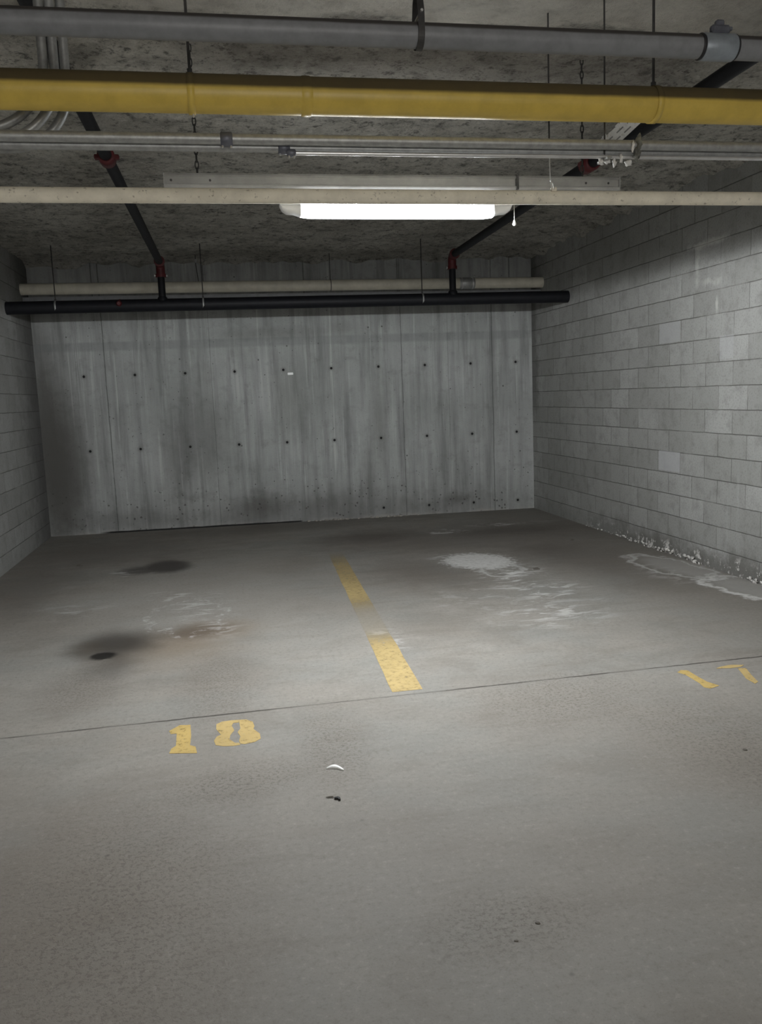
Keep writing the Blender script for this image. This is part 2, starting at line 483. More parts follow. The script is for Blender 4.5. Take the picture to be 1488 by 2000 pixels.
def mat_ceiling():
    g = G('sprayed_ceiling')
    big = g.noise(0.9, 5, .65)
    mid = g.noise(4.5, 7, .7)
    clump = g.noise(15, 6, .75)
    fine = g.noise(60, 4, .8)
    c = g.mix(g.rng(big, .35, .65), (0.48, 0.46, 0.41), (0.68, 0.66, 0.60))
    c = g.mix(g.rng(mid, .46, .66, 0, .60), c, (0.23, 0.22, 0.195))
    c = g.mix(g.rng(clump, .50, .66, 0, .70), c, (0.045, 0.043, 0.040))
    c = g.mix(g.rng(clump, .46, .32, 0, .55), c, (0.82, 0.80, 0.75))
    c = g.mix(g.rng(fine, .52, .70, 0, .50), c, (0.11, 0.105, 0.095))
    x, y, z = g.xyz()
    yw = g.add(y, g.mul(g.sub(g.noise(1.6, 5, .65), .5), .55))
    pale = g.rng(yw, 4.10, 4.22, 1, 0)
    c = g.mix(g.mul(pale, .72), c, g.mix(g.rng(mid, .35, .7), (0.80, 0.77, 0.70), (0.64, 0.61, 0.55)))
    sx = g.mn(g.rng(x, -.4, .3), g.rng(x, 2.5, 3.0, 1, 0))
    dark_band = g.mul(g.mn(g.rng(yw, 4.12, 4.25), g.rng(yw, 4.75, 5.0, 1, 0)), sx)  # darker band across the middle of the ceiling
    c = g.mix(g.mul(dark_band, .45), c, (0.15, 0.135, 0.13))
    h = g.add(g.mul(clump, .8), g.mul(fine, .6))
    g.bump(h, 0.9, 0.035)
    return g.fin(c, 0.95, 0.1)


def mat_paint(name, col, lo, hi, fade=None):
    g = G(name)
    x, y, z = g.xyz()
    n = g.noise(26, 6, .75)
    n2 = g.noise(5, 4, .6)
    c = g.mix(g.rng(n2, .3, .7), tuple(q * .86 for q in col), col)
    c = g.mix(g.rng(g.noise(60, 4, .7), .5, .7, 0, .30), c, (0.30, 0.26, 0.18))
    g.fin(c, .7, .25)
    a = g.rng(n, lo, hi, 1.0, 0.0)
    if fade:
        for (y0, y1, y2, y3, low) in fade:
            gap = g.mn(g.rng(y, y0, y1), g.rng(y, y2, y3, 1, 0))
            a = g.mul(a, g.rng(gap, 0, 1, 1.0, low))
        a = g.mul(a, g.rng(y, 7.9, 8.7, 1, .0))
        a = g.mul(a, g.rng(y, 6.4, 8.2, 1.0, .55))
    # bare concrete shows through where the paint has gone
    g.put(g.b.inputs['Alpha'], a)
    return g.m


M_FLOOR, M_BACK, M_CEIL = mat_floor(), mat_back_wall(), mat_ceiling()
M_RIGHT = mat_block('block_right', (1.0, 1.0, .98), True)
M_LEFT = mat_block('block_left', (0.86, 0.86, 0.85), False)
M_FRONT = plain('aisle_wall', (0.30, 0.295, 0.285), .9, 0, .2)
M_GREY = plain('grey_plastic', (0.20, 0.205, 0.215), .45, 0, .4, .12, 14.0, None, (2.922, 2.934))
M_BAND = plain('steel_band', (0.26, 0.29, 0.32), .45, .3, .5, .15)
M_RUBBER = plain('rubber', (0.018, 0.018, 0.02), .6)
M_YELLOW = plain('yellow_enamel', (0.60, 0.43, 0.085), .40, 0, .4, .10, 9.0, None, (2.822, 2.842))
M_ZINC = plain('galvanised_steel', (0.36, 0.365, 0.36), .48, .55, .5, .16, 30.0)
M_CAST = plain('cast_fitting', (0.13, 0.135, 0.16), .5, .4, .5)
M_CREAM = plain('cream_plastic', (0.78, 0.725, 0.60), .65, 0, .2, .10, 10, (0.25, 0.22, 0.17))
M_WPIPE = plain('ivory_plastic', (0.60, 0.57, 0.48), .45, 0, .4, .12, 6)
M_BLACK = plain('black_steel', (0.008, 0.0085, 0.011), .55, 0, .25, .2)
M_ROD = plain('dark_rod', (0.055, 0.053, 0.052), .6, .4, .4)
M_CHAIN = plain('dark_chain', (0.05, 0.05, 0.05), .5, .5, .5)
M_RED = plain('red_enamel', (0.085, 0.012, 0.014), .5, 0, .4)
M_HOUSE = plain('white_enamel_dusty', (0.33, 0.33, 0.325), .45, 0, .4, .12, 8)
M_SLOT = plain('dark_slot', (0.06, 0.06, 0.06), .7)
M_SLOTG = plain('grey_slot', (0.30, 0.30, 0.30), .8)
M_STRUT = plain('white_enamel', (0.82, 0.82, 0.81), .5, 0, .4, .1, 22, (0.40, 0.33, 0.25))
M_CAP = plain('white_cap', (0.80, 0.80, 0.80), .35, 0, .5, .03)
M_CORD = plain('white_cord', (0.75, 0.74, 0.70), .5)
M_BRIGHT = plain('bright_zinc', (0.70, 0.70, 0.70), .3, .7, .5, .08)
M_FLUFF = plain('white_scrap', (0.72, 0.71, 0.68), .9, 0, .2, .2, 60)
M_DUST = plain('dusty_grey', (0.17, 0.17, 0.15), .95, 0, .1, .4, 40)
M_CRUST = plain('lime_crust', (0.46, 0.445, 0.42), .95, 0, .1, .5, 18)
M_CRUMB = plain('concrete_crumb', (0.33, 0.31, 0.28), .95, 0, .1, .4, 30)
M_CHIP = plain('black_chip', (0.012, 0.012, 0.012), .6)
M_PLAST = plain('pale_plastic', (0.62, 0.62, 0.60), .35, 0, .5, .15, 60)
M_LEAF = plain('brown_grit', (0.10, 0.09, 0.075), .9)
M_LINE = mat_paint('line_paint', (0.42, 0.315, 0.140), .46, .86, fade=((4.95, 5.75, 5.85, 6.95, .10),))
M_NUM = mat_paint('number_paint', (0.44, 0.315, 0.110), .50, .80)
M_NUM2 = mat_paint('number_paint_worn', (0.43, 0.315, 0.130), .50, .84)

g_ = G('lamp_lens')
em = g_.n.new('ShaderNodeEmission')
em.inputs['Color'].default_value = (0.93, 0.97, 1.0, 1)
em.inputs['Strength'].default_value = LAMP_LOOK
g_.link(em.outputs[0], g_.out.inputs['Surface'])
M_LENS = g_.m
M_LENS.name = 'lamp_lens'


# ------------------------------------------------------------------ mesh helper
class MB:
    def __init__(self):
        self.v, self.f, self.sm = [], [], []

    def face(self, idx, smooth=False):
        self.f.append(idx)
        self.sm.append(smooth)

    def box(self, a, b, bev=0.0):
        (x0, y0, z0), (x1, y1, z1) = a, b
        if bev <= 0:
            n = len(self.v)
            self.v += [(x, y, z) for z in (z0, z1) for y in (y0, y1) for x in (x0, x1)]
            for q in ((0, 2, 3, 1), (4, 5, 7, 6), (0, 1, 5, 4), (2, 6, 7, 3), (0, 4, 6, 2), (1, 3, 7, 5)):
                self.face([n + i for i in q])
            return self
        e = bev
        ring = lambda z, i: [(x0 + i, y0 + e + i * 0, z), (x0 + e, y0 + i, z), (x1 - e, y0 + i, z), (x1 - i, y0 + e, z),
                             (x1 - i, y1 - e, z), (x1 - e, y1 - i, z), (x0 + e, y1 - i, z), (x0 + i, y1 - e, z)]
        n = len(self.v)
        lv = [ring(z0, e * .7), ring(z0 + e, 0), ring(z1 - e, 0), ring(z1, e * .7)]
        for l in lv:
            self.v += l
        for k in range(3):
            for i in range(8):
                j = (i + 1) % 8
                self.face([n + k * 8 + i, n + k * 8 + j, n + (k + 1) * 8 + j, n + (k + 1) * 8 + i])
        self.face([n + i for i in range(7, -1, -1)])
        self.face([n + 24 + i for i in range(8)])
        return self

    def tube(self, pts, r, seg=20, caps=True, closed=False):
        pts = [Vector(p) for p in pts]
        rs = r if isinstance(r, (list, tuple)) else [r] * len(pts)
        N = len(pts)
        n0 = len(self.v)
        prev = None
        for i, p in enumerate(pts):
            if closed:
                d = pts[(i + 1) % N] - pts[i - 1]
            else:
                d = pts[min(i + 1, N - 1)] - pts[max(i - 1, 0)]
            d.normalize()
            if prev is None:
                a = Vector((0, 0, 1)) if abs(d.z) < .9 else Vector((1, 0, 0))
                u = d.cross(a).normalized()
            else:
                u = (prev - d * prev.dot(d)).normalized()
            prev = u
            v = d.cross(u)
            for k in range(seg):
                t = 2 * math.pi * k / seg
                q = p + (u * math.cos(t) + v * math.sin(t)) * rs[i]
                self.v.append(tuple(q))
        M = N if closed else N - 1
        for i in range(M):
            for k in range(seg):
                a = n0 + i * seg + k
                b = n0 + i * seg + (k + 1) % seg
                i2 = (i + 1) % N
                c = n0 + i2 * seg + (k + 1) % seg
                d = n0 + i2 * seg + k
                self.face([a, b, c, d], True)
        if caps and not closed:
            e0 = len(self.v)
            self.v += self.v[n0:n0 + seg]
            self.face([e0 + k for k in range(seg - 1, -1, -1)])
            e1 = len(self.v)
            self.v += self.v[n0 + (N - 1) * seg:n0 + N * seg]
            self.face([e1 + k for k in range(seg)])
        return self

    def prism(self, poly, z0, z1):
        n = len(self.v)
        k = len(poly)
        a = sum(poly[i][0] * poly[(i + 1) % k][1] - poly[(i + 1) % k][0] * poly[i][1] for i in range(k))
        if a < 0:
            poly = poly[::-1]
        self.v += [(p[0], p[1], z0) for p in poly] + [(p[0], p[1], z1) for p in poly]
        self.face([n + i for i in range(k - 1, -1, -1)])
        self.face([n + k + i for i in range(k)])
        for i in range(k):
            j = (i + 1) % k
            self.face([n + i, n + j, n + k + j, n + k + i])
        return self

    def lump(self, c, r, seed, rings=7, seg=10, rough=.5):
        n = len(self.v)
        for i in range(rings + 1):
            th = math.pi * i / rings
            for k in range(seg):
                ph = 2 * math.pi * k / seg
                d = Vector((math.sin(th) * math.cos(ph), math.sin(th) * math.sin(ph), math.cos(th)))
                q = 1 + rough * noise.noise(d * 1.7 + Vector((seed, seed * .37, 0)))
                self.v.append((c[0] + d.x * r[0] * q, c[1] + d.y * r[1] * q, c[2] + d.z * r[2] * q))
        for i in range(rings):
            for k in range(seg):
                a, b = n + i * seg + k, n + i * seg + (k + 1) % seg
                self.face([a, a + seg, b + seg, b], True)
        return self

    def build(self, name, mat, parent=None, loc=None):
        me = bpy.data.meshes.new(name)
        v = self.v
        if loc is not None:
            v = [(a - loc[0], b - loc[1], c - loc[2]) for a, b, c in v]
        me.from_pydata(v, [], self.f)
        me.polygons.foreach_set('use_smooth', self.sm)
        me.validate()
        me.update()
        me.materials.append(mat)
        o = bpy.data.objects.new(name, me)
        COL.objects.link(o)
        if parent is not None:
            o.parent = parent
            # meshes are written in world coordinates; undo the parents' offset
            off = Vector((0, 0, 0))
            p = parent
            while p is not None:
                off += p.location
                p = p.parent
            o.location = -off if loc is None else Vector(loc) - off
        elif loc is not None:
            o.location = loc
        return o


def tag(o, label=None, cat=None, group=None, kind=None):
    if label: o['label'] = label
    if cat: o['category'] = cat
    if group: o['group'] = group
    if kind: o['kind'] = kind
    return o


def thing(name, loc, label, cat, group=None):
    o = bpy.data.objects.new(name, None)
    o.empty_display_size = .1
    o.location = loc
    COL.objects.link(o)
    return tag(o, label, cat, group)


def arc(c, r, a0, a1, n, ax=(1, 0, 0), ay=(0, 0, 1)):
    ax, ay, c = Vector(ax), Vector(ay), Vector(c)
    return [c + ax * r * math.cos(a0 + (a1 - a0) * i / n) + ay * r * math.sin(a0 + (a1 - a0) * i / n) for i in range(n + 1)]


PI = math.pi
# ------------------------------------------------------------------ room shell
XL, XR, Y0 = -2.212, 4.133, -7.0
YBL, YBR = 11.10, 10.834          # the back wall stands a little askew
ZC = 3.36
SK = (YBR - YBL) / (XR - XL)


def skew(x, ybase):
    return ybase + SK * (x - XL)


fl = MB().prism([(XL - .2, Y0 - .2), (XR + .2, Y0 - .2), (XR + .2, YBL + .3), (XL - .2, YBL + .3)], -.15, 0.0).build('floor', M_FLOOR)
tag(fl, kind='structure')

ceil = MB()
ys = [Y0 - .2 + i * .45 for i in range(24)]
ys = [q for q in ys if q < 3.35] + [3.4 + i * .035 for i in range(226)]
xs = [XL - .1 + i * .04 for i in range(int((XR - XL + .2) / .04) + 2)]
for yy in ys:
    for xx in xs:
        p = Vector((xx, yy, 0))
        h = .016 * noise.noise(p * 2.1) + .012 * noise.noise(p * 7.0) + .009 * noise.noise(p * 19.0)
        edge = min(XR - xx, skew(xx, YBL) - yy)
        if edge < .22:
            h -= .06 * max(0, .22 - edge) / .22 * (.6 + noise.noise(p * 5.0 + Vector((9, 2, 0))))
        ceil.v.append((xx, yy, ZC + h))
nx = len(xs)
for j in range(len(ys) - 1):
    for i in range(nx - 1):
        a = j * nx + i
        ceil.face([a, a + nx, a + nx + 1, a + 1], True)
# solid slab above the rough underside
b0 = len(ceil.v)
ceil.v += [(XL - .2, Y0 - .3, ZC + .12), (XR + .2, Y0 - .3, ZC + .12), (XR + .2, YBL + .3, ZC + .12), (XL - .2, YBL + .3, ZC + .12)]
ceil.face([b0, b0 + 1, b0 + 2, b0 + 3])
tag(ceil.build('ceiling', M_CEIL), kind='structure')

wl = MB().box((XL - .2, Y0, 0), (XL, YBL + .2, ZC + .1)).build('wall_left', M_LEFT)
wr = MB().box((XR, Y0, 0), (XR + .2, YBR + .2, ZC + .1)).build('wall_right', M_RIGHT)
wf = MB().box((XL - .2, Y0 - .2, 0), (XR + .2, Y0, ZC + .1)).build('wall_front', M_FRONT)
wb = MB().box((-.02, 0, 0), (6.37, .2, ZC + .1)).build('wall_back', M_BACK)
wb.location = (XL, YBL, 0)
wb.rotation_euler = (0, 0, math.atan(SK))
for q in (wl, wr, wf, wb):
    tag(q, kind='structure')


# ------------------------------------------------------------------ LED lamp under the long strip housing
LY = 4.5
lamp = thing('strip_lamp', (0.985, LY, 2.61), 'glowing white four foot lamp hanging behind the cream pipe', 'lamp')


def lens_section(x, top, bot, hw):
    zc = (top + bot) / 2
    hh = (top - bot) / 2
    out = []
    for k in range(24):
        t = 2 * PI * k / 24
        cc, ss = math.cos(t), math.sin(t)
        out.append((x, LY + hw * math.copysign(abs(cc) ** .6, cc), zc + hh * math.copysign(abs(ss) ** .7, ss)))
    return out


def loft(sections):
    m = MB()
    for s in sections:
        m.v += s
    n = len(sections[0])
    for i in range(len(sections) - 1):
        for k in range(n):
            a, b = i * n + k, i * n + (k + 1) % n
            m.face([a, b, b + n, a + n], True)
    e0 = len(m.v)
    m.v += sections[0] + sections[-1]
    m.face([e0 + k for k in range(n - 1, -1, -1)])
    m.face([e0 + n + k for k in range(n)])
    return m


XA, XB = 0.362, 1.607
loft([lens_section(XA + .105, 2.604, 2.538, .042), lens_section(XA + .16, 2.606, 2.532, .047), lens_section(XB - .16, 2.603, 2.529, .047),
      lens_section(XB - .105, 2.601, 2.535, .042)]).build('lens', M_LENS, lamp)
for s, x0 in ((1, XA), (-1, XB)):
    cap = [lens_section(x0 + s * .0, 2.608, 2.592, .034), lens_section(x0 + s * .012, 2.608, 2.566, .037), lens_section(x0 + s * .035, 2.608, 2.551, .039),
           lens_section(x0 + s * .07, 2.605, 2.549, .039), lens_section(x0 + s * .106, 2.604, 2.5378, .0425)]
    if s < 0:
        cap = cap[::-1]
    loft(cap).build('end_cap', M_CAP, lamp)
MB().box((XA + .02, LY - .03, 2.604), (XB - .02, LY + .03, 2.668), .006).build('lamp_body', M_HOUSE, lamp)
cord = MB().tube([(1.626, LY, 2.61), (1.627, LY, 2.52)], .0018, 8).build('pull_cord', M_CORD, lamp)
MB().tube([(1.627, LY, 2.524), (1.627, LY, 2.515), (1.627, LY, 2.50), (1.627, LY, 2.492)], [.003, .006, .011, .006], 12).build('cord_knob', M_CORD, cord)
MB().box((1.585, LY - .012, 2.604), (1.635, LY + .012, 2.616), .003).build('cord_bracket', M_HOUSE, lamp)

# eight foot channel the lamp is fixed under
hou = thing('strip_housing', (.99, LY, 2.668), 'long dusty white steel channel hung on chains above the glowing lamp', 'light housing')
ch = MB()
prof = [(-.052, 2.668), (-.058, 2.676), (-.058, 2.684), (-.046, 2.688), (-.046, 2.722), (-.058, 2.728), (-.052, 2.738), (.052, 2.738), (.058, 2.728), (.046, 2.722), (.046, 2.688), (.058, 2.684), (.058, 2.676), (.052, 2.668)]
hx0, hx1 = -.202, 2.209
k = len(prof)
ch.v = [(hx0, LY + a, z) for a, z in prof] + [(hx1, LY + a, z) for a, z in prof]
for i in range(k):
    j = (i + 1) % k
    ch.face([i, j, k + j, k + i])
ch.build('channel', M_HOUSE, hou)
for x0, x1 in ((hx0 - .004, hx0), (hx1, hx1 + .004)):
    MB().box((x0, LY - .06, 2.666), (x1, LY + .06, 2.740)).build('end_plate', M_HOUSE, hou)
for x0 in (-.17, .02, 2.02, 2.15):
    MB().tube([(x0, LY - .0465, 2.705), (x0, LY - .0485, 2.705)], .006, 12).build('screw', M_SLOT, hou)
MB().box((1.62, LY - .062, 2.667), (1.634, LY + .062, 2.741), .002).build('joint_clip', M_SLOT, hou)


def chain(x, y, z0, z1, label):
    m = MB()
    n = int((z1 - z0) / .034)
    for i in range(n):
        zc = z0 + .017 + i * (z1 - z0 - .034) / (n - 1)
        ax = (1, 0, 0) if i % 2 else (.25, .97, 0)
        A = Vector(ax)
        pts = []
        for q in range(14):
            t = 2 * PI * q / 14
            pts.append(Vector((x, y, zc)) + A * .0085 * math.cos(t) + Vector((0, 0, 1)) * .022 * math.sin(t))
        m.tube(pts, .0032, 6, closed=True)
    return tag(m.build('hanging_chain', M_CHAIN, loc=(x, y, z0)), label, 'chain', 'chains holding the long lamp housing')


chain(-.04, LY, 2.738, ZC, 'dark steel chain at the left end of the long lamp housing')
chain(2.02, LY, 2.738, ZC, 'dark steel chain at the right end of the long lamp housing')

# ------------------------------------------------------------------ pipes crossing overhead
XA_, XB_ = XL, XR
# grey drain pipe, nearest
gp = thing('drain_pipe', (1.0, 3.2, 2.91), 'grey plastic drain pipe, topmost of the pipes crossing the picture', 'pipe')
gr = .044
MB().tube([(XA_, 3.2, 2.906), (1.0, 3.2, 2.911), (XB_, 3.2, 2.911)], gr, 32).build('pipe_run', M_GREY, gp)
cpl = MB().tube([(1.935, 3.2, 2.911), (1.94, 3.2, 2.911), (2.066, 3.2, 2.911), (2.071, 3.2, 2.911)], [.047, .050, .050, .047], 32).build('coupling', M_BAND, gp)
tag(cpl, 'blue grey banded coupling')
for xx in (1.928, 2.073):
    MB().tube([(xx - .006, 3.2, 2.911), (xx, 3.2, 2.911), (xx + .006, 3.2, 2.911)], [.0455, .049, .0455], 32).build('gasket', M_RUBBER, cpl)
lug = MB().box((1.965, 3.17, 2.955), (2.045, 3.20, 2.985), .008)
lug.box((1.985, 3.172, 2.983), (2.02, 3.198, 3.004), .006)
lug.tube([(2.02, 3.185, 2.975), (2.055, 3.185, 2.975)], .008, 10)
lug.build('bolt_lug', M_CAST, cpl)

hg = thing('pipe_hanger', (.80, 3.2, ZC), 'black clevis hanger holding the grey drain pipe near top centre', 'pipe hanger')
MB().tube([(.80, 3.2, ZC + .01), (.80, 3.2, 3.055)], .005, 10).build('rod', M_ROD, hg)
yk = MB()
loop = arc((.80, 3.2, 2.911), .0475, PI, 2 * PI, 16, (0, 1, 0)) + [Vector((.80, 3.2 + .046, 2.98)), Vector((.80, 3.2 + .03, 3.03)), Vector((.80, 3.2 + .012, 3.05)), Vector((.80, 3.2 - .012, 3.05)), Vector((.80, 3.2 - .03, 3.03)), Vector((.80, 3.2 - .046, 2.98))]
# flat strap swept round the pipe
n0 = 0
for p in loop:
    d = (Vector((0, p.y - 3.2, p.z - 2.95))).normalized() * .003
    yk.v += [(.788, p.y, p.z), (.812, p.y, p.z), (.812, p.y + d.y, p.z + d.z), (.788, p.y + d.y, p.z + d.z)]
L = len(loop)
for i in range(L):
    j = (i + 1) % L
    for q in range(4):
        r_ = (q + 1) % 4
        yk.face([i * 4 + q, i * 4 + r_, j * 4 + r_, j * 4 + q])
yk.build('yoke', M_ROD, hg)
MB().tube([(.80, 3.14, 2.975), (.80, 3.26, 2.975)], .005, 10).build('cross_bolt', M_BRIGHT, hg)
MB().tube([(.80, 3.2, 3.045), (.80, 3.2, 3.068)], .009, 6).build('nut', M_ROD, hg)

# yellow gas pipe
YY, YZ, YR = 3.6, 2.826, .073
yp = thing('gas_pipe', (1.0, YY, YZ), 'thick yellow painted gas pipe crossing under the ceiling', 'pipe')
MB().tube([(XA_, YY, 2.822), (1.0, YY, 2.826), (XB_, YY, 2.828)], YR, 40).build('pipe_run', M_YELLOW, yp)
for xx in (.42,):
    pts = [(xx + q, YY, 2.8245) for q in (-.022, -.014, 0, .014, .022)]
    MB().tube(pts, [YR, YR + .003, YR + .0035, YR + .003, YR], 40).build('weld_bead', M_YELLOW, yp)


def ring_hanger(name, x, y, zc, r, rodr, label, group, m_ring, m_rod, wide=.014, top=ZC + .01, bolt=True):
    t = thing(name, (x, y, ZC), label, 'pipe hanger', group)
    MB().tube([(x, y, top), (x, y, zc + r)], rodr, 10).build('rod', m_rod, t)
    m = MB()
    N = 32
    for i in range(N):
        a = 2 * PI * i / N
        for rr, dx in ((r + .0008, -wide), (r + .0008, wide), (r + .004, wide), (r + .004, -wide)):
            m.v.append((x + dx, y + rr * math.cos(a), zc + rr * math.sin(a)))
    for i in range(N):
        j = (i + 1) % N
        for q in range(4):
            w_ = (q + 1) % 4
            m.face([i * 4 + q, j * 4 + q, j * 4 + w_, i * 4 + w_], q in (0, 2))
    m.build('ring', m_ring, t)
    if bolt:
        MB().tube([(x + .004, y, zc - r - .016), (x + .004, y, zc - r + .0)], .004, 8).build('bolt', M_BRIGHT, t)
    MB().tube([(x, y, zc + r + .002), (x, y, zc + r + .02)], rodr * 1.9, 6).build('nut', m_rod, t)
    return t


ring_hanger('rod_hanger', -.036, YY, 2.8235, YR, .006, 'dark rod and ring round the yellow pipe, left of the two', 'hangers of the yellow pipe', M_YELLOW, M_ROD)
ring_hanger('rod_hanger', 1.95, YY, 2.827, YR, .006, 'dark rod and ring round the yellow pipe, right of the two', 'hangers of the yellow pipe', M_YELLOW, M_ROD, bolt=False)

# galvanised conduits behind the yellow pipe
cu_ = thing('conduit', (1.0, 3.72, 2.69), 'galvanised conduit, upper one of the pair behind the yellow pipe', 'conduit', 'horizontal conduits')
MB().tube([(XA_, 3.72, 2.688), (XB_, 3.72, 2.693)], .022, 24).build('tube', M_ZINC, cu_)
cl_ = thing('conduit', (1.0, 3.77, 2.654), 'galvanised conduit, lower one of the pair, with a screw coupling left of centre', 'conduit', 'horizontal conduits')
MB().tube([(XA_, 3.77, 2.670), (XB_, 3.77, 2.675)], .0195, 24).build('tube', M_ZINC, cl_)
thin = thing('conduit', (1.0, 3.745, 2.625), 'thin galvanised conduit clipped under the horizontal pair', 'conduit', 'horizontal conduits')
MB().tube([(.345, 3.745, 2.6445), (XB_, 3.745, 2.649)], .009, 16).build('tube', M_BRIGHT, thin)


def conduit_coupling(parent, x0, x1, y, z, r):
    c = MB().tube([(x0, y, z), (x0 + .004, y, z), (x1 - .004, y, z), (x1, y, z)], [r, r + .006, r + .006, r], 20).build('coupling', M_CAST, parent)
    tag(c, 'dark cast coupling')
    for xx in (x0 + .008, x1 - .008):
        MB().tube([(xx, y - .005, z - r - .002), (xx, y - .007, z - r - .013)], .0045, 8).build('set_screw', M_BRIGHT, c)


conduit_coupling(cu_, .069, .119, 3.72, 2.6895, .023)
conduit_coupling(cl_, .310, .360, 3.77, 2.672, .0205)
conduit_coupling(thin, .345, .383, 3.745, 2.6445, .0095)


def bent_conduit(x, y, zt, zb, r, name_label, rad):
    m = MB()
    pts = [(x, y, zt), (x, y, (zt + zb) / 2), (x, y, zb + rad)]
    pts += arc((x - rad, y, zb + rad), rad, 0, -PI / 2, 18)[1:]
    pts.append((XL, y, zb))
    t = thing('bent_conduit', (x, y, zt), name_label, 'conduit', 'conduits bending down from the ceiling')
    m.tube(pts, r, 20).build('tube', M_ZINC, t)
    return t


bent_conduit(-.622, 3.83, ZC + .01, 2.745, .0195, 'vertical grey conduit bending left, leftmost of the three at top left', .27)
bent_conduit(-.582, 3.84, ZC + .01, 2.70, .019, 'vertical grey conduit bending left, middle of the three at top left', .27)
bent_conduit(-.548, 3.90, ZC + .01, 2.69, .019, 'vertical grey conduit bending left, rightmost of the three at top left', .25)

# threaded rod with a strap holding the conduits
rh = thing('rod_hanger', (1.79, 3.745, ZC), 'thin dark rod from the ceiling down to the pair of conduits', 'pipe hanger')
MB().tube([(1.79, 3.745, ZC + .01), (1.79, 3.745, 2.632)], .004, 10).build('rod', M_ROD, rh)
MB().box((1.778, 3.69, 2.626), (1.802, 3.80, 2.634), .003).build('saddle', M_ZINC, rh)

# cream pipe in front of the lamp
cp = thing('plastic_pipe', (1.0, 4.0, 2.526), 'cream plastic pipe running just above and before the glowing lamp', 'pipe')
MB().tube([(XA_, 4.0, 2.530), (.104, 4.0, 2.527)], .033, 28).build('pipe_run', M_CREAM, cp)
MB().tube([(.104, 4.0, 2.527), (XB_, 4.0, 2.5215)], .0325, 28).build('pipe_run', M_CREAM, cp)
MB().box((1.624, 3.966, 2.548), (1.652, 3.985, 2.566), .004).build('clip', M_CREAM, cp)
ch_ = thing('rod_hanger', (1.624, 4.0, ZC), 'rod with bright hooked wire end carrying the cream pipe right of the lamp', 'pipe hanger')
MB().tube([(1.628, 4.0, ZC + .01), (1.627, 4.0, 2.73)], .004, 10).build('rod', M_ROD, ch_)
hk = MB().tube([(1.627, 3.995, 2.74), (1.625, 3.985, 2.62), (1.624, 3.966, 2.575), (1.621, 3.962, 2.55)], .0032, 8)
hk.tube([(1.624, 3.985, 2.60), (1.632, 3.966, 2.58), (1.634, 3.963, 2.555)], .0025, 8)
hk.build('wire_hook', M_BRIGHT, ch_)

# dusty clamp and torn scraps on the conduits
cm = MB()
cm.lump((1.933, 3.70, 2.694), (.013, .019, .036), 3.1, rough=.9)
cm.lump((1.931, 3.71, 2.65), (.012, .018, .03), 4.7, rough=.9)
tag(cm.build('pipe_clamp', M_DUST, loc=(1.933, 3.72, 2.66)), 'dust covered grey clamp wrapped over the right part of the conduits', 'clamp')
SCR = [((1.771, 3.744, 2.624), (.012, .012, .012), 'round white scrap hanging under the conduits, first from the left'),
       ((1.802, 3.744, 2.625), (.013, .010, .010), 'white scrap hanging under the conduits, second from the left'),
       ((1.836, 3.744, 2.622), (.008, .008, .016), 'thin white scrap hanging under the conduits, third from the left'),
       ((1.863, 3.730, 2.637), (.006, .007, .020), 'upright shred of white scrap on the conduits, fourth from the left'),
       ((1.903, 3.693, 2.682), (.007, .006, .020), 'white shred stuck on the upper conduit beside the dusty clamp'),
       ((1.906, 3.744, 2.620), (.018, .012, .011), 'white scrap under the conduits below the dusty clamp')]
for i, (c_, r_, lb) in enumerate(SCR):
    tag(MB().lump(c_, r_, 11.3 + i * 2.7, rings=8, seg=12, rough=1.1).build('white_scrap', M_FLUFF, loc=c_), lb, 'scrap', 'white scraps on the conduits')

